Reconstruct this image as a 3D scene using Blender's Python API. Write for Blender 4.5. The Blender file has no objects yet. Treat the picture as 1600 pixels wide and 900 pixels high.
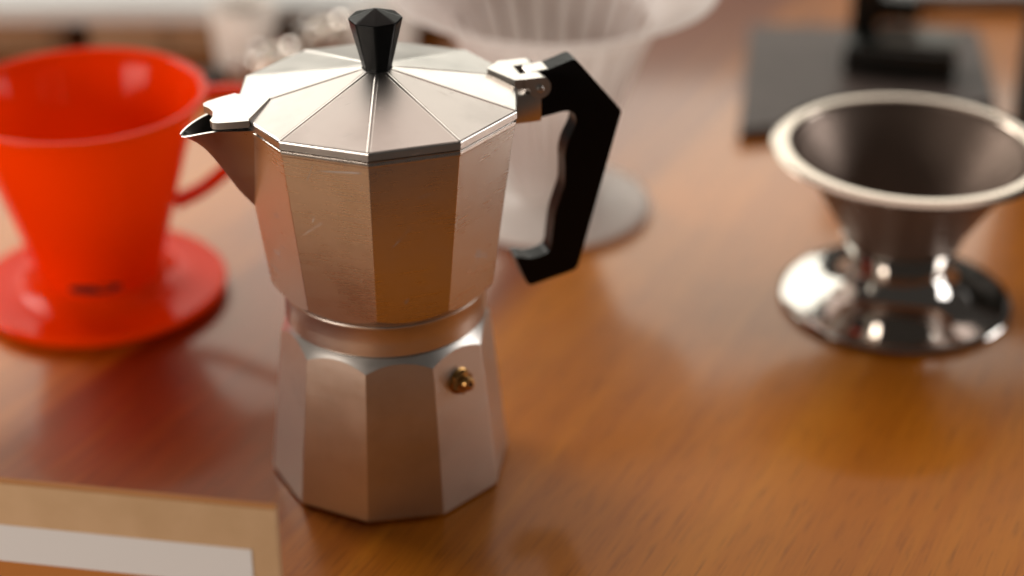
import bpy, bmesh, math, random
from mathutils import Vector, Matrix
random.seed(7)
S = 0.01            # all dimensions below are in centimetres
SC = bpy.context.scene
COL = SC.collection
R = math.radians

# ------------------------------------------------------------------ camera
cam_d = bpy.data.cameras.new('camera')
cam = bpy.data.objects.new('camera', cam_d); COL.objects.link(cam)
cam.location = (0, -67.441*S, 45.148*S)
cam.rotation_euler = (R(90-28.596), 0, 0)
cam_d.sensor_width = 36; cam_d.lens = 2909.8/1600*36
cam_d.clip_start = 0.02; cam_d.clip_end = 50
cam_d.dof.use_dof = True
cam_d.dof.focus_distance = 0.700
cam_d.dof.aperture_fstop = 2.9
SC.camera = cam

# ------------------------------------------------------------------ light
world = bpy.data.worlds.new('World'); SC.world = world; world.use_nodes = True
bg = world.node_tree.nodes['Background']
bg.inputs[0].default_value = (1.0, 0.90, 0.80, 1); bg.inputs[1].default_value = 0.035
def area(name, loc, target, sx, sy, watts, col):
    l = bpy.data.lights.new(name, 'AREA'); l.shape = 'RECTANGLE'; l.size = sx; l.size_y = sy
    l.energy = watts; l.color = col
    o = bpy.data.objects.new(name, l); COL.objects.link(o); o.location = loc
    o.rotation_euler = (Vector(target)-Vector(loc)).to_track_quat('-Z', 'Y').to_euler()
    return o
area('window_light', (-0.4, 2.8, 1.35), (0, 0, 0.1), 3.6, 1.3, 27, (1.0, 0.98, 0.87))
area('window_light', (-2.2, -1.6, 0.55), (0, 0, 0.1), 1.3, 0.9, 38, (1.0, 0.90, 0.80))
area('window_light', (-1.9, 1.7, 1.75), (0, 0, 0.1), 1.0, 1.0, 28, (1.0, 0.93, 0.85))
area('window_light', (2.7, 0.6, 0.8), (0, 0, 0.1), 0.9, 1.0, 16, (1.0, 0.97, 0.94))
area('ceiling_light', (0, 1.5, 2.7), (0, 0, 0), 3.0, 2.2, 15, (1.0, 0.80, 0.70))
SC.view_settings.view_transform = 'Standard'; SC.view_settings.look = 'None'
SC.view_settings.exposure = 0.4; SC.view_settings.gamma = 1
SC.render.engine = 'CYCLES'; SC.cycles.use_denoising = True
SC.cycles.max_bounces = 10

# ------------------------------------------------------------------ materials
def mat(name, color=(.5,.5,.5), rough=.5, metal=0.0, **kw):
    m = bpy.data.materials.new(name); m.use_nodes = True
    b = m.node_tree.nodes['Principled BSDF']
    b.inputs['Base Color'].default_value = (*color, 1); b.inputs['Roughness'].default_value = rough
    b.inputs['Metallic'].default_value = metal
    for k, v in kw.items(): b.inputs[k.replace('_', ' ')].default_value = v
    return m
def N(m, t, **kw):
    n = m.node_tree.nodes.new(t)
    for k, v in kw.items(): setattr(n, k, v)
    return n
def L(m, a, b): m.node_tree.links.new(a, b)
def bsdf(m): return m.node_tree.nodes['Principled BSDF']
def noise(m, scale_vec, scale, detail=4, rough=.6, rot=(0,0,0), coords='Object', dist=0):
    tc = N(m, 'ShaderNodeTexCoord'); mp = N(m, 'ShaderNodeMapping'); no = N(m, 'ShaderNodeTexNoise')
    mp.inputs['Scale'].default_value = scale_vec
    no.inputs['Scale'].default_value = scale; no.inputs['Detail'].default_value = detail
    no.inputs['Roughness'].default_value = rough; no.inputs['Distortion'].default_value = dist
    src = tc.outputs[coords]
    if any(rot):                                   # turn first, then stretch
        m0 = N(m, 'ShaderNodeMapping'); m0.inputs['Rotation'].default_value = rot
        L(m, src, m0.inputs[0]); src = m0.outputs[0]
    L(m, src, mp.inputs[0]); L(m, mp.outputs[0], no.inputs['Vector'])
    return no
def ramp(m, src, stops):
    r = N(m, 'ShaderNodeValToRGB'); e = r.color_ramp.elements
    while len(e) < len(stops): e.new(.5)
    for el, (p, c) in zip(e, stops):
        el.position = p; el.color = (c, c, c, 1) if not isinstance(c, tuple) else (*c, 1)
    L(m, src, r.inputs[0]); return r
def mathn(m, op, a, b):
    n = N(m, 'ShaderNodeMath', operation=op)
    for i, v in enumerate((a, b)):
        if isinstance(v, (int, float)): n.inputs[i].default_value = v
        else: L(m, v, n.inputs[i])
    return n.outputs[0]
def bump(m, height, strength, dist=0.001):
    b = N(m, 'ShaderNodeBump'); b.inputs['Strength'].default_value = strength
    b.inputs['Distance'].default_value = dist
    L(m, height, b.inputs['Height']); L(m, b.outputs[0], bsdf(m).inputs['Normal']); return b

def aluminium(name, rlo, rhi, streak=(3, 3, 60), scratches=True, tone=(.70, .655, .61), bs=.022):
    m = mat(name, tone, .3, 1.0)
    br = noise(m, streak, 18, 5, .65)                     # brushed streaks
    sm = noise(m, (1, 1, 1), 28, 4, .6)                   # smudges
    mix = mathn(m, 'ADD', mathn(m, 'MULTIPLY', br.outputs[0], .45), mathn(m, 'MULTIPLY', sm.outputs[0], .55))
    h = br.outputs[0]
    rr = ramp(m, mix, [(.32, rlo), (.68, rhi)])
    rough = rr.outputs[0]
    if scratches:
        # short hairline scratches of two directions
        tot = None
        for rot, sc in (((.5, .3, .9), 7), ((-.7, .8, -.4), 9), ((1.2, -.5, .3), 6)):
            a = noise(m, (1.5, 60, 14), sc, 1, .4, rot, dist=.15)
            p = ramp(m, a.outputs[0], [(.70, 0.0), (.73, 1.0)])
            tot = p.outputs[0] if tot is None else mathn(m, 'MAXIMUM', tot, p.outputs[0])
        gate = ramp(m, noise(m, (1, 1, 1), 45, 2).outputs[0], [(.52, 0.0), (.6, 1.0)])
        s = mathn(m, 'MULTIPLY', tot, gate.outputs[0])
        rough = mathn(m, 'ADD', rough, mathn(m, 'MULTIPLY', s, .25))
        h = mathn(m, 'ADD', mathn(m, 'MULTIPLY', h, 1.0), mathn(m, 'MULTIPLY', s, -.6))
    L(m, rough, bsdf(m).inputs['Roughness'])
    c = ramp(m, sm.outputs[0], [(.3, tuple(v*.84 for v in tone)), (.5, tuple(v*.97 for v in tone)), (.7, tone)])
    L(m, c.outputs[0], bsdf(m).inputs['Base Color'])
    bump(m, h, bs, .0006)
    return m
M_JUG = aluminium('brushed_aluminium', .23, .35)
M_LID = aluminium('lid_aluminium', .30, .38, (3, 3, 3), tone=(.70, .665, .63), bs=.012)
M_BASE = aluminium('boiler_aluminium', .34, .44, (3, 3, 12), scratches=False, tone=(.74, .695, .65), bs=.02)
M_RING = aluminium('turned_aluminium', .30, .40, (.6, .6, 160), scratches=False, bs=.04)
M_CAST = aluminium('cast_aluminium', .25, .36, (5, 5, 5), scratches=False, bs=.04)
M_IN = mat('shade_dark_inner_metal', (.022, .018, .015), .6, .2)
M_BRASS = mat('brass', (.78, .48, .16), .33, 1.0)
_n = noise(M_BRASS, (1, 1, 1), 300, 3)
L(M_BRASS, ramp(M_BRASS, _n.outputs[0], [(.3, (.36, .19, .06)), (.7, (.58, .33, .12))]).outputs[0], bsdf(M_BRASS).inputs['Base Color'])
M_BLK = mat('black_plastic', (.006, .006, .006), .34, Specular_IOR_Level=.13)
_n = noise(M_BLK, (1, 1, 1), 400, 3)
L(M_BLK, ramp(M_BLK, _n.outputs[0], [(.3, .28), (.7, .42)]).outputs[0], bsdf(M_BLK).inputs['Roughness'])
M_GASK = mat('rubber_gasket', (.05, .04, .035), .7)
M_HOLE = mat('valve_hole', (.005, .004, .003), .8)

# wood veneer table: long grain along local Y (rotated on the object)
def wood(name, cols, rough, coat, sc=1.0, rot=0.0, coat_rough=.16, bs=.15):
    m = mat(name, cols[1], rough)
    b = bsdf(m); b.inputs['Coat Weight'].default_value = coat; b.inputs['Coat Roughness'].default_value = coat_rough
    big = noise(m, (10*sc, .9*sc, 1), 1.6, 5, .55, (0, 0, rot), dist=.8)
    med = noise(m, (60*sc, 2.2*sc, 1), 1.8, 5, .6, (0, 0, rot), dist=.3)
    fine = noise(m, (700*sc, 22*sc, 1), 1.6, 3, .6, (0, 0, rot))
    v = mathn(m, 'ADD', mathn(m, 'MULTIPLY', big.outputs[0], .5), mathn(m, 'MULTIPLY', med.outputs[0], .36))
    v = mathn(m, 'ADD', v, mathn(m, 'MULTIPLY', fine.outputs[0], .14))
    c = ramp(m, v, [(.36, cols[0]), (.5, cols[1]), (.64, cols[2])])
    pore = ramp(m, fine.outputs[0], [(.34, .48), (.44, 1.0)])
    mx = N(m, 'ShaderNodeMix', data_type='RGBA', blend_type='MULTIPLY'); mx.inputs['Factor'].default_value = .8
    L(m, c.outputs[0], mx.inputs['A']); L(m, pore.outputs[0], mx.inputs['B'])
    L(m, mx.outputs['Result'], b.inputs['Base Color'])
    bump(m, fine.outputs[0], bs, .0002)
    return m
M_TABLE = wood('wood_veneer', ((.40, .108, .003), (.52, .155, .006), (.62, .212, .011)), .36, .48, rot=R(26), coat_rough=.11)
bsdf(M_TABLE).inputs['Specular IOR Level'].default_value = .7
bsdf(M_TABLE).inputs['Specular Tint'].default_value = (1, .50, .15, 1)
bsdf(M_TABLE).inputs['Coat IOR'].default_value = 1.5

# orange dripper's shadow and reflection painted into the veneer as a dark red band
def painted_shade_band(m):
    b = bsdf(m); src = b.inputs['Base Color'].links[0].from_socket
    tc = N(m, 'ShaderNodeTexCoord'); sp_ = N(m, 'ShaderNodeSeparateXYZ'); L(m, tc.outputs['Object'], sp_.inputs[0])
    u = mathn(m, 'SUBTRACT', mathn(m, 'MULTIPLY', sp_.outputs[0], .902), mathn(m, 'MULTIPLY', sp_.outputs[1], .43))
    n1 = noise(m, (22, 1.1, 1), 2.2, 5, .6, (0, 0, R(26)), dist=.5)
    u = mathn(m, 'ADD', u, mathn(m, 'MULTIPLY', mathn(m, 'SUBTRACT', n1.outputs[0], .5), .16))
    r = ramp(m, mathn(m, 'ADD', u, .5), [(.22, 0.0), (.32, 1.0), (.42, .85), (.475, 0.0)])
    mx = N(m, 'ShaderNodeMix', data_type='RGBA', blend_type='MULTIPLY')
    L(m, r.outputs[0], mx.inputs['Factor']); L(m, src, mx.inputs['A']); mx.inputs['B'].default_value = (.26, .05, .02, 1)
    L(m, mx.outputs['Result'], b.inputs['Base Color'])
painted_shade_band(M_TABLE)

def plastic_glow(name, col, tcol, rough, mixf):
    m = mat(name, col, rough)
    b = bsdf(m); t = N(m, 'ShaderNodeBsdfTranslucent'); t.inputs[0].default_value = (*tcol, 1)
    mx = N(m, 'ShaderNodeMixShader'); mx.inputs[0].default_value = mixf
    out = m.node_tree.nodes['Material Output']
    L(m, b.outputs[0], mx.inputs[1]); L(m, t.outputs[0], mx.inputs[2]); L(m, mx.outputs[0], out.inputs[0])
    return m
M_ORANGE = plastic_glow('orange_plastic', (1.0, .055, .0002), (1.0, .30, .0), .10, .42)
bsdf(M_ORANGE).inputs['Specular IOR Level'].default_value = .14
M_FROST = plastic_glow('frosted_plastic', (.94, .90, .86), (.97, .94, .91), .25, .5)
M_CLEAR = plastic_glow('ribbed_clear_plastic', (.95, .92, .90), (.98, .96, .94), .2, .5)
def see_through_mix(m, f):
    out = m.node_tree.nodes['Material Output']; src = out.inputs[0].links[0].from_socket
    t = N(m, 'ShaderNodeBsdfTransparent'); t.inputs[0].default_value = (.97, .94, .92, 1); mx = N(m, 'ShaderNodeMixShader'); mx.inputs[0].default_value = f
    L(m, src, mx.inputs[1]); L(m, t.outputs[0], mx.inputs[2]); L(m, mx.outputs[0], out.inputs[0])
see_through_mix(M_CLEAR, .22)
M_CHROME = mat('polished_steel', (.66, .62, .58), .08, 1.0)
M_RIM = mat('satin_steel', (.54, .46, .39), .16, 1.0)
M_MESH = mat('steel_mesh', (.24, .175, .14), .42, .6)
_w = N(M_MESH, 'ShaderNodeTexVoronoi'); _w.inputs['Scale'].default_value = 900
_t = N(M_MESH, 'ShaderNodeTexCoord'); L(M_MESH, _t.outputs['Object'], _w.inputs['Vector']); bump(M_MESH, _w.outputs[0], .4, .0003)
M_SLATE = mat('dark_slate', (.075, .062, .058), .5, Specular_IOR_Level=.25)
_n = noise(M_SLATE, (1, 1, 1), 60, 4)
L(M_SLATE, ramp(M_SLATE, _n.outputs[0], [(.3, (.085, .066, .058)), (.7, (.12, .092, .082))]).outputs[0], bsdf(M_SLATE).inputs['Base Color'])
M_LIT_TOP = mat('painted_lit_grey', (.13, .12, .10), .45)
M_MATBLK = mat('satin_black', (.012, .014, .012), .38)
M_KRAFT = mat('kraft_board', (.60, .36, .19), .75)
_n = noise(M_KRAFT, (1, 1, 1), 40, 5)
L(M_KRAFT, ramp(M_KRAFT, _n.outputs[0], [(.3, (.64, .38, .19)), (.7, (.74, .46, .25))]).outputs[0], bsdf(M_KRAFT).inputs['Base Color'])
M_KEDGE = mat('cut_board_edge', (.42, .16, .03), .8)
M_PAPER = mat('white_paper', (.86, .80, .76), .7)
M_PRINT = mat('orange_print', (.55, .19, .035), .55)
M_BOX = wood('crate_wood', ((.20, .10, .045), (.36, .20, .10), (.46, .28, .16)), .6, .1, 1.5, 1.57)
M_WHITE = mat('white_enamel', (.62, .63, .62), .35)
M_GLASS = mat('clear_glass', (.95, .93, .92), .03, 0, Transmission_Weight=1.0, IOR=1.45)
M_GREY = mat('grey_stoneware', (.36, .33, .31), .4)
M_RIB = mat('tinted_rib', (.50, .40, .36), .4)
M_DARKW = mat('dark_wood', (.03, .018, .012), .5)

# ------------------------------------------------------------------ mesh helpers
def finish(name, bm, material, parent=None, sharp=28, wn=False, loc=None, rotz=None):
    bmesh.ops.recalc_face_normals(bm, faces=bm.faces[:])
    for f in bm.faces: f.smooth = True
    for e in bm.edges:
        if len(e.link_faces) == 2 and e.calc_face_angle(0) > R(sharp): e.smooth = False
    me = bpy.data.meshes.new(name); bm.to_mesh(me); bm.free()
    me.materials.append(material)
    o = bpy.data.objects.new(name, me); COL.objects.link(o)
    if parent: o.parent = parent
    if loc: o.location = [v*S for v in loc]
    if rotz is not None: o.rotation_euler[2] = rotz
    if wn:
        w = o.modifiers.new('wn', 'WEIGHTED_NORMAL'); w.keep_sharp = True; w.weight = 100
    return o
def tag(o, label=None, cat=None, group=None, kind=None):
    if label: o['label'] = label
    if cat: o['category'] = cat
    if group: o['group'] = group
    if kind: o['kind'] = kind
    return o
def thing(name, label, cat, loc, rotz=0, group=None):
    o = bpy.data.objects.new(name, None); COL.objects.link(o); o.empty_display_size = .02
    o.location = [v*S for v in loc]; o.rotation_euler[2] = rotz
    return tag(o, label, cat, group)
def rings(bm, rows, closed=True, cap0=False, cap1=False):
    """rows: lists of points (cm), skinned in order"""
    vs = [[bm.verts.new([c*S for c in p]) for p in r] for r in rows]
    n = len(rows[0])
    for a, b in zip(vs, vs[1:]):
        for i in range(n if closed else n-1):
            j = (i+1) % n
            q = [a[i], a[j], b[j], b[i]]
            if len(set(q)) == 4: bm.faces.new(q)
    if cap0: bm.faces.new(vs[0])
    if cap1: bm.faces.new(vs[-1])
    return vs
def lathe(bm, prof, n=72, cap0=False, cap1=False, rfun=None, off=(0,0,0)):
    rows = []
    for r, z in prof:
        row = []
        for i in range(n):
            a = 2*math.pi*i/n
            rr = r if rfun is None else rfun(r, z, a)
            row.append((off[0]+rr*math.cos(a), off[1]+rr*math.sin(a), off[2]+z))
        rows.append(row)
    return rings(bm, rows, True, cap0, cap1)
def box(bm, x0, x1, y0, y1, z0, z1, bev=0.0, rot=None):
    vs = [bm.verts.new((x*S, y*S, z*S)) for x in (x0, x1) for y in (y0, y1) for z in (z0, z1)]
    F = [(0,1,3,2), (4,6,7,5), (0,4,5,1), (2,3,7,6), (0,2,6,4), (1,5,7,3)]
    fs = [bm.faces.new([vs[i] for i in f]) for f in F]
    if bev:
        es = list({e for f in fs for e in f.edges})
        r = bmesh.ops.bevel(bm, geom=es, offset=bev*S, segments=2, profile=.6, affect='EDGES')
    if rot is not None:
        pass
    return vs
def prism(bm, pts, y0, y1):
    """polygon of (x,z) extruded along y"""
    a = [bm.verts.new((x*S, y0*S, z*S)) for x, z in pts]
    b = [bm.verts.new((x*S, y1*S, z*S)) for x, z in pts]
    n = len(pts); bm.faces.new(a); bm.faces.new(b[::-1])
    for i in range(n): bm.faces.new([a[i], b[i], b[(i+1)%n], a[(i+1)%n]])
def bevel_all(bm, w, ang=20, seg=2):
    es = [e for e in bm.edges if len(e.link_faces) == 2 and e.calc_face_angle(0) > R(ang)]
    bmesh.ops.bevel(bm, geom=es, offset=w*S, segments=seg, profile=.6, affect='EDGES', clamp_overlap=True)
def plateZ(bm, pts, z0, z1):
    """polygon of (x,y) or (x,y,dz) extruded along z"""
    a = [bm.verts.new((p[0]*S, p[1]*S, (z0+(p[2] if len(p) > 2 else 0))*S)) for p in pts]
    b = [bm.verts.new((p[0]*S, p[1]*S, (z1+(p[2] if len(p) > 2 else 0))*S)) for p in pts]
    n = len(pts); bm.faces.new(a[::-1]); bm.faces.new(b)
    for i in range(n): bm.faces.new([a[i], a[(i+1)%n], b[(i+1)%n], b[i]])
def tube(bm, pts, rad, n=10, caps=True):
    rows = []
    P = [Vector(p) for p in pts]
    for i, p in enumerate(P):
        t = (P[min(i+1, len(P)-1)]-P[max(i-1, 0)]).normalized()
        up = Vector((0, 1, 0)) if abs(t.y) < .9 else Vector((1, 0, 0))
        u = t.cross(up).normalized(); w = u.cross(t)
        r = rad[i] if isinstance(rad, (list, tuple)) else rad
        ru, rw = r if isinstance(r, tuple) else (r, r)
        rows.append([p + u*ru*math.cos(2*math.pi*k/n) + w*rw*math.sin(2*math.pi*k/n) for k in range(n)])
    rings(bm, rows, True, caps, caps)
def spline(pts, k=4):
    out = []
    for i in range(len(pts)-1):
        p0 = pts[max(i-1, 0)]; p1 = pts[i]; p2 = pts[i+1]; p3 = pts[min(i+2, len(pts)-1)]
        for s in range(k):
            t = s/k
            out.append(tuple(.5*((2*b)+(-a+c)*t+(2*a-5*b+4*c-d)*t*t+(-a+3*b-3*c+d)*t**3) for a, b, c, d in zip(p0, p1, p2, p3)))
    out.append(pts[-1]); return out

# decagon with filleted corners, circumradius 1, first corner on +X
def decagon(fil=.016, sub=14, ncorner=5):
    n = 10; pts = []
    ap = math.cos(math.pi/n)
    half = math.pi/n
    cd = (1 - fil/ap)          # centre distance of corner arc
    for k in range(n):
        a = 2*math.pi*k/n
        cx, cy = cd*math.cos(a), cd*math.sin(a)
        arc = []
        for j in range(ncorner):
            b = a - half + 2*half*j/(ncorner-1)
            arc.append((cx+fil*math.cos(b), cy+fil*math.sin(b)))
        pts += arc
        a2 = a + 2*math.pi/n
        b = a2 - half
        nx = (cd*math.cos(a2)+fil*math.cos(b), cd*math.sin(a2)+fil*math.sin(b))
        last = arc[-1]
        # one narrow column beside each fillet, then even ones
        for t in [.03] + [j/sub for j in range(1, sub)] + [.97]:
            pts.append((last[0]+(nx[0]-last[0])*t, last[1]+(nx[1]-last[1])*t))
    return pts
DEC = decagon()

# ------------------------------------------------------------------ table
bm = bmesh.new()
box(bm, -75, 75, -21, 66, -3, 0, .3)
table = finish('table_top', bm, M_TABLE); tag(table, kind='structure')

# ------------------------------------------------------------------ moka pot
PX = -5.224
pot = thing('moka_pot', 'faceted aluminium stovetop coffee pot with black handle and lid knob on the table',
            'coffee pot', (PX, 0, 0))
UP = R(17.85)                  # turn of the upper half (handle direction)
LOW = R(-7.65-90)              # a corner of the boiler points here

# boiler: ten facets cut by a turned shoulder
zb, Rb0, Rb1 = 6.806, 5.12, 4.378
sl = .72
def boilerR(z): return Rb0+(Rb1-Rb0)*z/zb
rows_cols = []
bm = bmesh.new()
heights = [0.0, .13, .15, .24, 1.5, 3, 4.5, 5.6]
cols = []
for ux, uy in DEC:
    m_ = math.hypot(ux, uy)
    # m_*(Rb0+k z) = Rb1 - sl*(z-zb)
    k = (Rb1-Rb0)/zb
    z = (Rb1+sl*zb-m_*Rb0)/(m_*k+sl)
    c = []
    for h in heights:
        rr = boilerR(h)
        if h <= .13: rr -= .32
        if h == .15: rr -= .04
        c.append((ux*rr, uy*rr, h))
    c.append((ux*boilerR(z), uy*boilerR(z), z))
    for t in (.33, .66, 1.0):
        zz = z+(7.40-z)*t; rr = Rb1-sl*(zz-zb)
        rr = rr if zz < 7.36 else rr-.02
        c.append((ux/m_*rr, uy/m_*rr, zz))
    cols.append(c)
rings(bm, [[c[i] for c in cols] for i in range(len(cols[0]))], True, True, True)
finish('boiler', bm, M_BASE, pot, 17, True, rotz=LOW)
# gasket and collar
bm = bmesh.new(); lathe(bm, [(3.2, 7.36), (3.98, 7.36), (4.02, 7.40), (4.02, 7.50), (3.2, 7.50)], 96)
finish('gasket', bm, M_GASK, pot)
bm = bmesh.new()
lathe(bm, [(3.2, 7.47), (4.08, 7.47), (4.14, 7.53), (4.14, 8.0), (4.135, 8.70), (4.17, 8.76), (4.19, 8.82), (4.17, 8.885), (4.10, 8.90), (3.2, 8.9)], 128)
finish('collar', bm, M_RING, pot, 40)
# jug
bm = bmesh.new()
zj0, Rj0, zj1, Rj1 = 8.93, 4.62, 16.40, 5.60
def jugR(z): return Rj0+(Rj1-Rj0)*(z-zj0)/(zj1-zj0)
c0, cs = 4.20, .95            # cutting cone: r = c0 + cs*(z-zj0)
cols = []
for ux, uy in DEC:
    m_ = math.hypot(ux, uy); k = (Rj1-Rj0)/(zj1-zj0)
    # m_*(Rj0+k t) = c0+cs t
    t = (m_*Rj0-c0)/(cs-m_*k); z = zj0+t
    c = [(ux/m_*4.0, uy/m_*4.0, 8.88)]
    for q in (0.0, .5):
        zz = zj0+t*q; rr = c0+cs*t*q
        c.append((ux/m_*rr, uy/m_*rr, zz))
    for q in (0, .04, .25, .5, .75, 1.0):
        zz = z+(zj1-z)*q; c.append((ux*jugR(zz), uy*jugR(zz), zz))
    # lip bead
    for dr, zz in ((.05, 16.44), (.065, 16.50), (.06, 16.60), (.01, 16.64), (-.25, 16.645)):
        c.append((ux*(Rj1+dr), uy*(Rj1+dr), zz))
    cols.append(c)
rings(bm, [[c[i] for c in cols] for i in range(len(cols[0]))], True, True, True)
jug = finish('jug', bm, M_JUG, pot, 17, True, rotz=UP)
# spout: V channel on the corner opposite the handle
KEEL = spline([(-5.05, 12.75), (-5.26, 13.04), (-5.68, 13.61), (-6.02, 14.2), (-6.35, 14.78), (-6.62, 15.22), (-6.9, 15.62), (-7.18, 15.9), (-7.42, 16.08), (-7.72, 16.26)], 3)
def spout_rows(inset):
    rows = []
    x0, x1 = KEEL[0][0], KEEL[-1][0]
    n = len(KEEL)
    for i, (x, z) in enumerate(KEEL):
        s = (x-x0)/(x1-x0)
        rows.append((x, z, s))
    return rows
def spout_section(s, zk, xk, off):
    """points near lip -> keel -> far lip at station s (0 body, 1 tip); off = inward offset"""
    # top edge of the channel
    return None
bm = bmesh.new()
NS = 22
def lip(s):      # top edge (x, half width, z)
    x = -5.2 + (-7.78+5.2)*s
    w = max(1.40*(1-s)**.62 + .14*s, .14)
    z = 16.72 - .06*s + (-.36)*max(0, (s-.45)/.55)**1.6
    return x, w, z
def keel(s):
    f = s*(len(KEEL)-1); i = min(int(f), len(KEEL)-2); t = f-i
    return tuple(KEEL[i][j]+(KEEL[i+1][j]-KEEL[i][j])*t for j in (0, 1))
def section(s, off):
    lx, lw, lz = lip(s); kx, kz = keel(s)
    lw2 = max(lw-off, .03); kz2 = kz + off*1.6; kx2 = kx+off*.6
    pts = []
    M = 9
    for j in range(-M, M+1):
        t = abs(j)/M
        tt = t
        sgn = -1 if j < 0 else 1
        # slightly rounded keel
        y = sgn*lw2*(tt if tt > .12 else tt*.85)
        x = kx2+(lx-kx2)*tt**1.0; z = kz2+(lz-kz2)*(tt + (.0 if tt > .12 else (.12-tt)*.12))
        pts.append((x, y, z))
    return pts
outer = [section(i/NS, 0) for i in range(NS+1)]
inner = [section(i/NS*.985, .13) for i in range(NS+1)]
vo = [[bm.verts.new([c*S for c in p]) for p in r] for r in outer]
vi = [[bm.verts.new([c*S for c in p]) for p in r] for r in inner]
for a, b in zip(vo, vo[1:]):
    for i in range(len(a)-1): bm.faces.new([a[i], a[i+1], b[i+1], b[i]])
for i in range(NS):
    for e in (0, -1): bm.faces.new([vo[i][e], vo[i+1][e], vi[i+1][e], vi[i][e]])
for j in range(len(vo[0])-1):
    bm.faces.new([vo[-1][j], vo[-1][j+1], vi[-1][j+1], vi[-1][j]])
sp = finish('spout', bm, M_CAST, pot, 40, True, rotz=UP)
# inside of the channel, painted near black as the shade of a deeper throat
bm = bmesh.new()
vv = [[bm.verts.new([c*S for c in p]) for p in r] for r in [[(q[0], q[1]*.97, q[2]-.015) for q in r] for r in inner]]
for a, b in zip(vv, vv[1:]):
    for i in range(len(a)-1): bm.faces.new([a[i], a[i+1], b[i+1], b[i]])
finish('spout_channel', bm, M_IN, sp)

# lid: ten facets with raised seams
RL, ZL, ZK = 5.70, 17.06, 18.12
bm = bmesh.new()
def lid_dirs():
    out = []
    n = 10
    for k in range(n):
        a = 2*math.pi*k/n
        out.append(('c', a, 0))
    return out
def lid_ring(rad, z, ridge):
    """decagon ring with absolute-width ridge at corners"""
    row = []
    for k in range(10):
        a = 2*math.pi*k/10; a2 = a+2*math.pi/10
        P0 = Vector((rad*math.cos(a), rad*math.sin(a))); P1 = Vector((rad*math.cos(a2), rad*math.sin(a2)))
        d = (P1-P0); Ln = d.length; d /= Ln
        w = min(.045, Ln*.2)
        for t, h in ((0, ridge), (w*.55, ridge*.85), (w, 0), (w*1.9, -ridge*.5), (w*2.6, 0), (Ln*.3, 0), (Ln*.5, 0), (Ln*.7, 0), (Ln-w*2.6, 0), (Ln-w*1.9, -ridge*.5), (Ln-w, 0), (Ln-w*.55, ridge*.85)):
            t = min(max(t, 0), Ln)
            p = P0+d*t; row.append((p.x, p.y, z+h))
    return row
def lz(rad): return ZL+(ZK-ZL)*((RL-.06)-rad)/((RL-.06)-.62)
rows = [lid_ring(RL-.5, 16.70, 0), lid_ring(RL-.04, 16.70, 0), lid_ring(RL, 16.74, 0), lid_ring(RL, 16.98, 0),
        lid_ring(RL-.02, 17.03, .004)]
for rad in (RL-.07, RL-.25, 4.8, 4.0, 3.0, 2.0, 1.3, .8, .62):
    rows.append(lid_ring(rad, lz(rad)-(.0 if rad > .9 else 0), .016 if rad > .7 else .004))
rings(bm, rows, True, True, True)
lid = finish('lid', bm, M_LID, pot, 14, False, rotz=UP)
# pouring flap over the spout (local -X)
bm = bmesh.new()
fl = [(-4.25, 0, .24), (-5.34, -1.30, .02), (-5.36, -1.42, .0), (-5.9, -1.30, -.03), (-6.5, -1.12, -.07), (-6.68, -.98, -.08), (-6.72, -.72, -.08), (-6.56, -.42, -.07),
      (-6.48, 0, -.06), (-6.56, .42, -.07), (-6.72, .72, -.08), (-6.68, .98, -.08), (-6.5, 1.12, -.07), (-5.9, 1.30, -.03), (-5.36, 1.42, .0), (-5.34, 1.30, .02)]
plateZ(bm, fl, 16.90, 17.17)
bevel_all(bm, .05, 30, 2)
finish('lid_flap', bm, M_LID, lid, 35, True)
# hinge on the lid (local +X)
bm = bmesh.new()
plateZ(bm, [(4.45, 0, .20), (5.25, -1.08, 0.02), (5.66, -1.08, 0), (5.66, 1.08, 0), (5.25, 1.08, .02)], 16.95, 17.33)
bevel_all(bm, .04, 30, 2)
hp = finish('hinge_plate', bm, M_CAST, lid, 35, True)
for y0, y1 in ((-1.08, -.46), (.46, 1.08)):
    bm = bmesh.new()
    prof = [(5.60, 16.95), (5.60, 17.325), (6.25, 17.33)]
    for a in range(80, -181, -20): prof.append((6.32+.45*math.cos(R(a)), 16.88+.45*math.sin(R(a))))
    prof.append((5.80, 16.93))
    prism(bm, prof, y0, y1); bevel_all(bm, .035, 30, 2)
    finish('hinge_arm', bm, M_CAST, lid, 35, True)
# jug side of the hinge
bm = bmesh.new(); box(bm, 4.95, 6.42, -.95, .95, 15.40, 16.62, .05)
finish('handle_bracket', bm, M_CAST, pot, rotz=UP)
bm = bmesh.new(); prism(bm, [(6.02, 16.5), (6.02, 17.24), (6.12, 17.32), (6.85, 17.38), (6.95, 17.25), (6.95, 16.3), (6.4, 16.3)], -.40, .40)
bevel_all(bm, .05, 30, 2)
finish('hinge_knuckle', bm, M_CAST, pot, rotz=UP)
bm = bmesh.new()
rows = []
for y, r in ((-1.20, .03), (-1.195, .11), (-1.17, .145), (-1.0, .15), (1.0, .15), (1.17, .145), (1.195, .11), (1.2, .03)):
    rows.append([(6.30+r*math.cos(2*math.pi*k/20), y, 16.86+r*math.sin(2*math.pi*k/20)) for k in range(20)])
rings(bm, rows, True, True, True)
finish('hinge_pin', bm, M_CAST, pot, rotz=UP)
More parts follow.
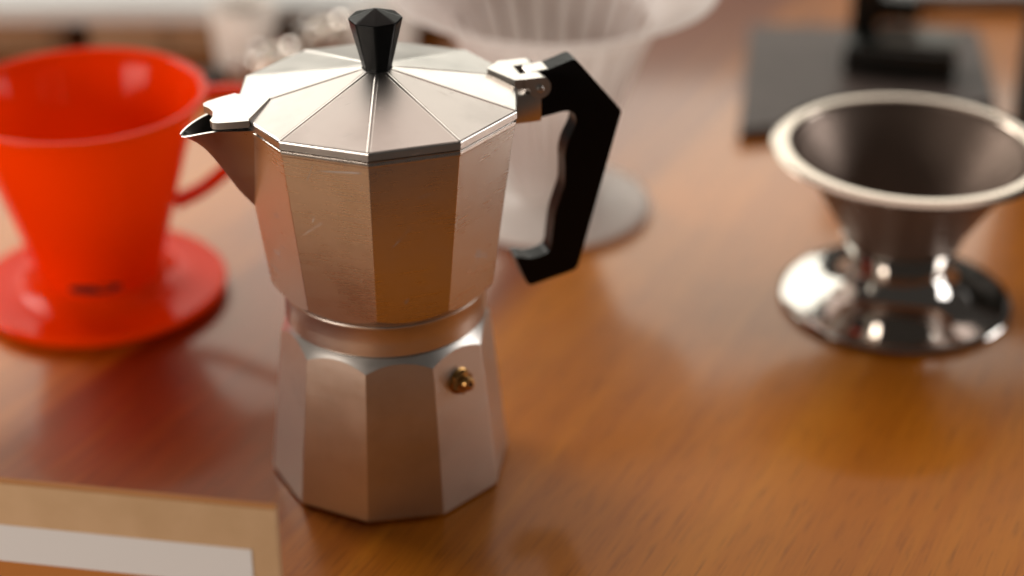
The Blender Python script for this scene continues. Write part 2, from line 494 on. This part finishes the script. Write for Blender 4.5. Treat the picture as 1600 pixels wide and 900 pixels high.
# handle
outer_p = [(6.46, 17.30), (6.81, 17.45), (7.85, 17.76), (7.98, 17.74), (8.15, 17.58), (9.97, 15.36), (10.01, 15.20), (8.28, 8.46), (8.20, 8.30), (8.01, 8.21), (6.25, 7.83), (6.08, 7.86), (5.98, 7.99), (5.50, 9.20), (5.62, 9.27)]
inner_p = spline([(6.10, 9.12), (6.50, 9.14), (6.85, 9.24), (7.03, 9.46), (7.09, 10.02), (7.21, 11.0), (7.44, 11.75), (7.60, 12.3), (7.62, 13.0), (7.60, 13.6), (7.72, 14.2), (7.93, 14.65), (8.06, 15.0), (8.02, 15.32), (7.84, 15.52), (7.5, 15.57), (7.0, 15.50), (6.46, 15.43)], 3)
bm = bmesh.new(); prism(bm, [(x, z-.09) for x, z in outer_p+inner_p], -.48, .42)
bevel_all(bm, .16, 40, 3)
finish('handle', bm, M_BLK, pot, 32, True, rotz=UP)
# knob
bm = bmesh.new()
rows = []
for r, z in ((.50, 18.02), (.62, 18.10), (.58, 18.16), (.60, 18.3), (1.03, 20.08), (1.04, 20.13), (1.0, 20.18), (.06, 20.52)):
    row = []
    for k in range(8):
        a = R(-86+45*k)
        for da, q in ((-5.5, .992), (-1.6, 1.0), (1.6, 1.0), (5.5, .992)):
            row.append((r*q*math.cos(a+R(da)), r*q*math.sin(a+R(da)), z))
    rows.append(row)
rings(bm, rows, True, True, True)
finish('lid_knob', bm, M_BLK, lid, 60, True, rotz=-UP)
# safety valve on the boiler facet
va = R(-7.65-90+36*1.5); tilt = math.atan((Rb0-Rb1)/zb)
vz = 5.72; ap = boilerR(vz)*math.cos(math.pi/10)
valve = bpy.data.objects.new('safety_valve', None); COL.objects.link(valve); valve.parent = pot
valve.location = (ap*math.cos(va)*S, ap*math.sin(va)*S, vz*S)
valve.rotation_euler = Vector((math.cos(va), math.sin(va), math.sin(tilt))).to_track_quat('Z', 'Y').to_euler()
bm = bmesh.new()
rows = []
for r, z in ((.56, -.05), (.56, .05), (.50, .09), (.44, .11)): rows.append([(r*math.cos(2*math.pi*k/36), r*math.sin(2*math.pi*k/36), z) for k in range(36)])
rings(bm, rows, True, True, True); finish('valve_washer', bm, M_BRASS, valve)
bm = bmesh.new()
rows = []
for r, z in ((.50, .04), (.52, .07), (.52, .28), (.47, .33)): rows.append([(r*math.cos(math.pi/3*k+.3), r*math.sin(math.pi/3*k+.3), z) for k in range(6)])
rings(bm, rows, True, True, True); bevel_all(bm, .02, 30, 2); finish('hex_nut', bm, M_BRASS, valve)
bm = bmesh.new()
lathe(bm, [(.33, .32), (.33, .40), (.29, .44), (.29, .56), (.26, .62), (.17, .655), (.11, .65), (.10, .4)], 32)
finish('valve_tip', bm, M_BRASS, valve)
bm = bmesh.new(); lathe(bm, [(.095, .4), (.095, .62)], 20, True, True); finish('valve_hole', bm, M_HOLE, valve)

# ------------------------------------------------------------------ orange dripper
OX, OY = -20.6, 14.9
dr = thing('coffee_dripper', 'glossy orange red plastic coffee dripper standing on the left of the pot', 'coffee dripper', (OX, OY, 0))
bm = bmesh.new()
lathe(bm, [(2.2, .9), (2.85, 1.0), (3.0, 1.5), (3.55, 3.4), (4.35, 6.2), (5.25, 9.2), (5.60, 10.25), (5.70, 10.4), (6.0, 10.5), (6.07, 10.68), (6.02, 10.84), (5.85, 10.88), (5.6, 10.78), (5.36, 10.2), (5.02, 9.2), (4.1, 6.2), (3.2, 3.2), (2.6, 1.6), (1.0, 1.35)], 96, True, True,)
finish('cone', bm, M_ORANGE, dr, 50)
bm = bmesh.new()
for k in range(12):
    a = 2*math.pi*k/12
    pts = []
    for z, r in ((1.8, 2.6), (4, 3.35), (7, 4.3), (9.4, 5.02)):
        pts.append((r*math.cos(a), r*math.sin(a), z))
    tube(bm, pts, .09, 6)
bm.free()
bm = bmesh.new()
lathe(bm, [(2.3, .28), (5.7, .22), (6.1, .35), (6.22, .62), (6.1, .74), (5.8, .72), (4.6, .62), (3.4, .8), (3.0, 1.3), (2.3, 1.3)], 96)
finish('base_plate', bm, M_ORANGE, dr, 50)
bm = bmesh.new(); lathe(bm, [(2.2, 0), (2.5, 0), (2.5, .4), (2.2, .4)], 48); finish('foot_ring', bm, M_ORANGE, dr)
bm = bmesh.new()
def slot_ring(k, d):
    out = []
    for i in range(40):
        t = 2*math.pi*i/40
        az = R(-83)+.40*k*math.copysign(abs(math.cos(t))**.6, math.cos(t))
        z = 1.85+.22*k*math.copysign(abs(math.sin(t))**.8, math.sin(t))
        rr = 3.0+(z-1.5)*.29+d
        out.append((rr*math.cos(az), rr*math.sin(az), z))
    return out
rings(bm, [slot_ring(1.05, -.15), slot_ring(1.0, .07)], True, True, True)
finish('viewing_slot', bm, M_HOLE, dr)
bm = bmesh.new()
hpz = spline([(5.75, 0, 10.35), (7.2, 0, 10.35), (8.7, 0, 9.9), (9.2, 0, 8.9), (8.5, 0, 7.7), (7.0, 0, 6.5), (5.4, 0, 5.3), (4.0, 0, 4.7)], 4)
tube(bm, hpz, [(.28, .75)]*len(hpz), 12)
finish('handle', bm, M_ORANGE, dr, 60, rotz=R(12))

# ------------------------------------------------------------------ steel dripper
st = thing('coffee_dripper', 'stainless steel mesh cone coffee dripper with wide shiny rim and round foot, on the right', 'coffee dripper', (19.15, 14.2, 0), group=None)
bm = bmesh.new()
lathe(bm, [(5.65, 8.22), (5.70, 8.38), (5.9, 8.46), (6.3, 8.42), (6.68, 8.35), (6.74, 8.30), (6.7, 8.24), (6.3, 8.26), (5.95, 8.24), (5.58, 7.9), (5.48, 7.9)], 128)
finish('rim', bm, M_RIM, st, 60)
bm = bmesh.new()
lathe(bm, [(5.66, 8.33), (5.52, 8.0), (5.05, 7.4), (2.5, 3.2), (2.2, 2.5), (2.05, 2.5), (2.38, 3.25), (4.93, 7.45), (5.35, 8.1)], 128)
finish('mesh_cone', bm, M_MESH, st, 60)
bm = bmesh.new()
rows = []
for s in (-.12, .12):
    rows.append([((2.6+(5.0-2.6)*t)*math.cos(R(-100))+s, (2.6+(5.0-2.6)*t)*math.sin(R(-100))-.13, 3.6+(7.3-3.6)*t) for t in (0, 1)])
rings(bm, rows, False); finish('seam', bm, M_MESH, st)
bm = bmesh.new()
lathe(bm, [(2.2, 1.9), (2.36, 2.0), (2.42, 2.5), (2.86, 3.55), (2.9, 3.62), (2.8, 3.64), (2.3, 2.5), (2.2, 2.0)], 96)
finish('holder', bm, M_CHROME, st, 60)
bm = bmesh.new()
lathe(bm, [(5.3, .05), (5.65, .12), (5.72, .22), (5.66, .34), (5.35, .42), (4.7, .50), (3.9, .68), (3.15, .95), (2.7, 1.35), (2.45, 1.8), (2.3, 2.1), (2.1, 2.15)], 128, True, True)
finish('foot', bm, M_CHROME, st, 60)

# ------------------------------------------------------------------ clear ribbed dripper
cd_ = thing('coffee_dripper', 'translucent white ribbed dripper with wide lip on a round plate behind the pot handle', 'coffee dripper', (2.1, 24.6, 0))
NR = 40
def ribbed(r, z, a):
    return r*(1 + .018*math.cos(NR*a)) if 2.5 < z < 12 else r
bm = bmesh.new()
prof = [(1.9, 1.2), (2.2, 1.6), (2.6, 3.2), (3.3, 5.4), (4.1, 7.8), (4.9, 9.8), (5.6, 11.2), (7.2, 12.15), (8.5, 12.66), (8.56, 12.72), (8.45, 12.76), (7.1, 12.3), (5.4, 11.45), (4.65, 9.9), (3.85, 7.9), (3.05, 5.5), (2.35, 3.3), (1.9, 1.8)]
lathe(bm, prof, NR*8, False, False, ribbed)
finish('cone', bm, M_CLEAR, cd_, 70)
bm = bmesh.new()
for k in range(20):
    a = 2*math.pi*k/20
    pts = [(r*math.cos(a), r*math.sin(a), z) for z, r in ((2.5, 2.15), (5.5, 2.95), (8, 3.8), (11, 5.05))]
    tube(bm, pts, .13, 6)
r_ = finish('inner_rib', bm, M_RIB, cd_); r_['kind'] = 'stuff'
bm = bmesh.new()
lathe(bm, [(1.5, .1), (5.1, .06), (5.42, .2), (5.48, .4), (5.35, .55), (5.0, .6), (3.0, .75), (2.3, 1.1), (2.1, 1.4), (1.5, 1.4)], 96)
finish('base_plate', bm, M_FROST, cd_, 50)

# ------------------------------------------------------------------ display card (lower left)
ca = thing('display_card', 'standing kraft board card with white border around orange print, lower left corner', 'sign', (-7.94, -16.15, 0), R(180-9.3))
# local: +x runs left along the card, +y towards the camera
W, Hh = 24.0, 8.7
bm = bmesh.new(); box(bm, 0, W, -.3, 0, 0, Hh, .03); finish('board', bm, M_KRAFT, ca)
bm = bmesh.new(); box(bm, .02, W-.02, -.28, -.02, Hh-.02, Hh+.05, 0); finish('cut_edge', bm, M_KEDGE, ca)
bm = bmesh.new(); box(bm, .95, W-.95, -.01, .03, .9, Hh-1.74); finish('white_border', bm, M_PAPER, ca)
bm = bmesh.new(); box(bm, 2.1, W-2.1, .032, .05, 1.9, Hh-3.3); finish('print', bm, M_PRINT, ca)
bm = bmesh.new(); prism(bm, [(-2.6, 0), (-.3, 0), (-.3, 5.0), (-.5, 5.0)], 0, .2)
s_ = finish('strut', bm, M_KRAFT, ca, loc=(12, 0, 0), rotz=R(90))

# ------------------------------------------------------------------ slate board and black tool (upper right)
bd = thing('slate_board', 'dark grey flat board lying at the back right behind the steel dripper', 'board', (0, 0, 0))
bm = bmesh.new(); plateZ(bm, [(13.4, 33.6), (29.6, 37.9), (31.2, 50.6), (16.0, 51.2)], 0.02, .7); bevel_all(bm, .08); finish('slab', bm, M_SLATE, bd)
bm = bmesh.new()
for x, y in ((15.2, 35.4), (28.5, 39.2), (29.8, 49.4), (17, 49.8)): lathe(bm, [(.5, 0), (.5, .05)], 12, True, True, off=(x, y, 0))
lv = thing('bottle_opener', 'black lever tool with upright post standing on the dark board', 'tool', (22.6, 45.5, .7), R(-14))
bm.free()
bm = bmesh.new(); box(bm, -.9, .9, -1.2, 1.2, 0, 11, .25); finish('post', bm, M_MATBLK, lv)
bm = bmesh.new(); box(bm, -1.0, 6.0, -3.6, .4, 0, 2.0, .3); finish('base', bm, M_MATBLK, lv)
bm = bmesh.new(); box(bm, 1.2, 5.9, -3.0, .3, 2.003, 2.25, .08); finish('lit_top_plate', bm, M_LIT_TOP, lv)  # added grey plate: light on the black base's top, painted as a colour
bm = bmesh.new(); box(bm, .6, 3.4, -.4, 1.2, 2.6, 4.2, .3); finish('catch', bm, M_MATBLK, lv)
bm = bmesh.new(); tube(bm, [(0, 0, 10), (2, 0, 10.6), (5, 0, 11)], .6, 12); finish('lever', bm, M_MATBLK, lv)
cn = thing('canister', 'tall black canister at the right edge of the picture', 'canister', (33.5, 33, 0))
bm = bmesh.new(); lathe(bm, [(3.9, 0), (4.1, .15), (4.1, 11), (3.9, 11.2)], 64, True, True); finish('body', bm, M_MATBLK, cn)
bm = bmesh.new(); lathe(bm, [(4.15, 11.15), (4.2, 11.4), (4.2, 12.4), (3.9, 12.6)], 64, True, True); finish('cap', bm, M_DARKW, cn)

# ------------------------------------------------------------------ back of the table, upper left
for i, (x0, x1, lab) in enumerate(((-44, -29.1, 'brown wooden crate at the back left corner, outermost of the two'),
                                   (-27.6, -18.6, 'short brown wooden crate behind the orange dripper, nearest the pot'))):
    cr = thing('wooden_crate', lab, 'crate', ((x0+x1)/2, 52.5, 0), 0, 'wooden crates under the white slab')
    w = (x1-x0)/2
    for z0 in (.25, 1.5):
        bm = bmesh.new(); box(bm, -w, w, -5.6, -5.1, z0, z0+1.12, .06); finish('plank', bm, M_BOX, cr)
        bm = bmesh.new(); box(bm, -w, w, 5.1, 5.6, z0, z0+1.12, .06); finish('plank', bm, M_BOX, cr)
    for s in (-1, 1):
        bm = bmesh.new(); box(bm, s*w-.25*s-.25, s*w-.25*s+.25, -5.05, 5.05, 0, 2.6, .05); finish('end_board', bm, M_BOX, cr)
bm = bmesh.new(); box(bm, -46, -4, 45.9, 60, 2.65, 3.9, .2)
tag(finish('serving_slab', bm, M_WHITE), 'long pale white slab lying on the wooden crates at the back left', 'slab')
bm = bmesh.new(); box(bm, -17, -4.6, 52, 58, 0, 2.63, .1)
tag(finish('support_block', bm, M_DARKW), 'dark wooden block under the right end of the white slab', 'block')
bm = bmesh.new(); lathe(bm, [(1.0, 0), (1.15, .1), (1.15, 1.0), (1.0, 1.2)], 32, True, True, off=(-19.0, 41.4, 0))
tag(finish('rubber_puck', bm, M_MATBLK), 'small black round puck beside the orange dripper handle', 'puck')
for i, (x, y, lab) in enumerate(((-17.0, 47-3, 'frosted glass tumbler at the back behind the pot spout, left one of the two'), (-8.0, 45.5-3, 'frosted glass tumbler at the back beside the steel cup, right one of the two'))):
    gl = thing('glass_tumbler', lab, 'glass', (x, y, 0), 0, 'glass tumblers at the back')
    bm = bmesh.new()
    lathe(bm, [(1.3, .02), (1.75, .1), (2.1, 4.6), (2.12, 4.7), (2.0, 4.7), (1.62, .6), (1.2, .5)], 64, True, True); finish('glass', bm, M_FROST, gl, 60)
cu = thing('glint_cup', 'small polished steel cup added for its glints behind the glass tumblers, left of the lid knob', 'cup', (-11.6, 48.6-5, 0))  # made-up cup, placed so its curved steel gives bright glints
bm = bmesh.new(); lathe(bm, [(1.0, .02), (1.5, .15), (1.9, .9), (2.0, 1.8), (1.85, 2.9), (1.75, 3.3), (1.85, 3.45), (1.75, 3.5), (1.65, 3.3), (1.6, .6)], 64, True, True); finish('bowl', bm, M_CHROME, cu, 60)
bm = bmesh.new(); tube(bm, spline([(1.8, 0, 2.9), (2.6, 0, 2.8), (2.8, 0, 1.9), (2.4, 0, 1.2), (1.95, 0, 1.2)], 4), .15, 8); finish('handle', bm, M_CHROME, cu)
cu2 = cu.copy(); COL.objects.link(cu2); cu2.location = (-14.3*S, 39.0*S, 0); cu2.rotation_euler[2] = R(200)
cu2['label'] = 'small polished steel cup added for its glints just behind the pot spout, half hidden by the lid'; cu['group'] = cu2['group'] = 'steel cups added for glints at the back'
for ch in [c for c in cu.children]:
    c = ch.copy(); COL.objects.link(c); c.parent = cu2
bm = bmesh.new(); box(bm, 27, 60, 56, 64, 0.02, 1.2, .2)
tag(finish('grey_tray', bm, M_GREY), 'pale grey tray at the far right corner of the table', 'tray')
bm = bmesh.new(); lathe(bm, [(1.3, .01), (1.6, .1), (2.2, 1.6), (2.1, 1.65), (1.5, .3), (.4, .25)], 48, True, True, off=(25.6, 55.5, 0))
tag(finish('small_dish', bm, M_WHITE), 'small white dish behind the black tool at the top edge', 'dish')
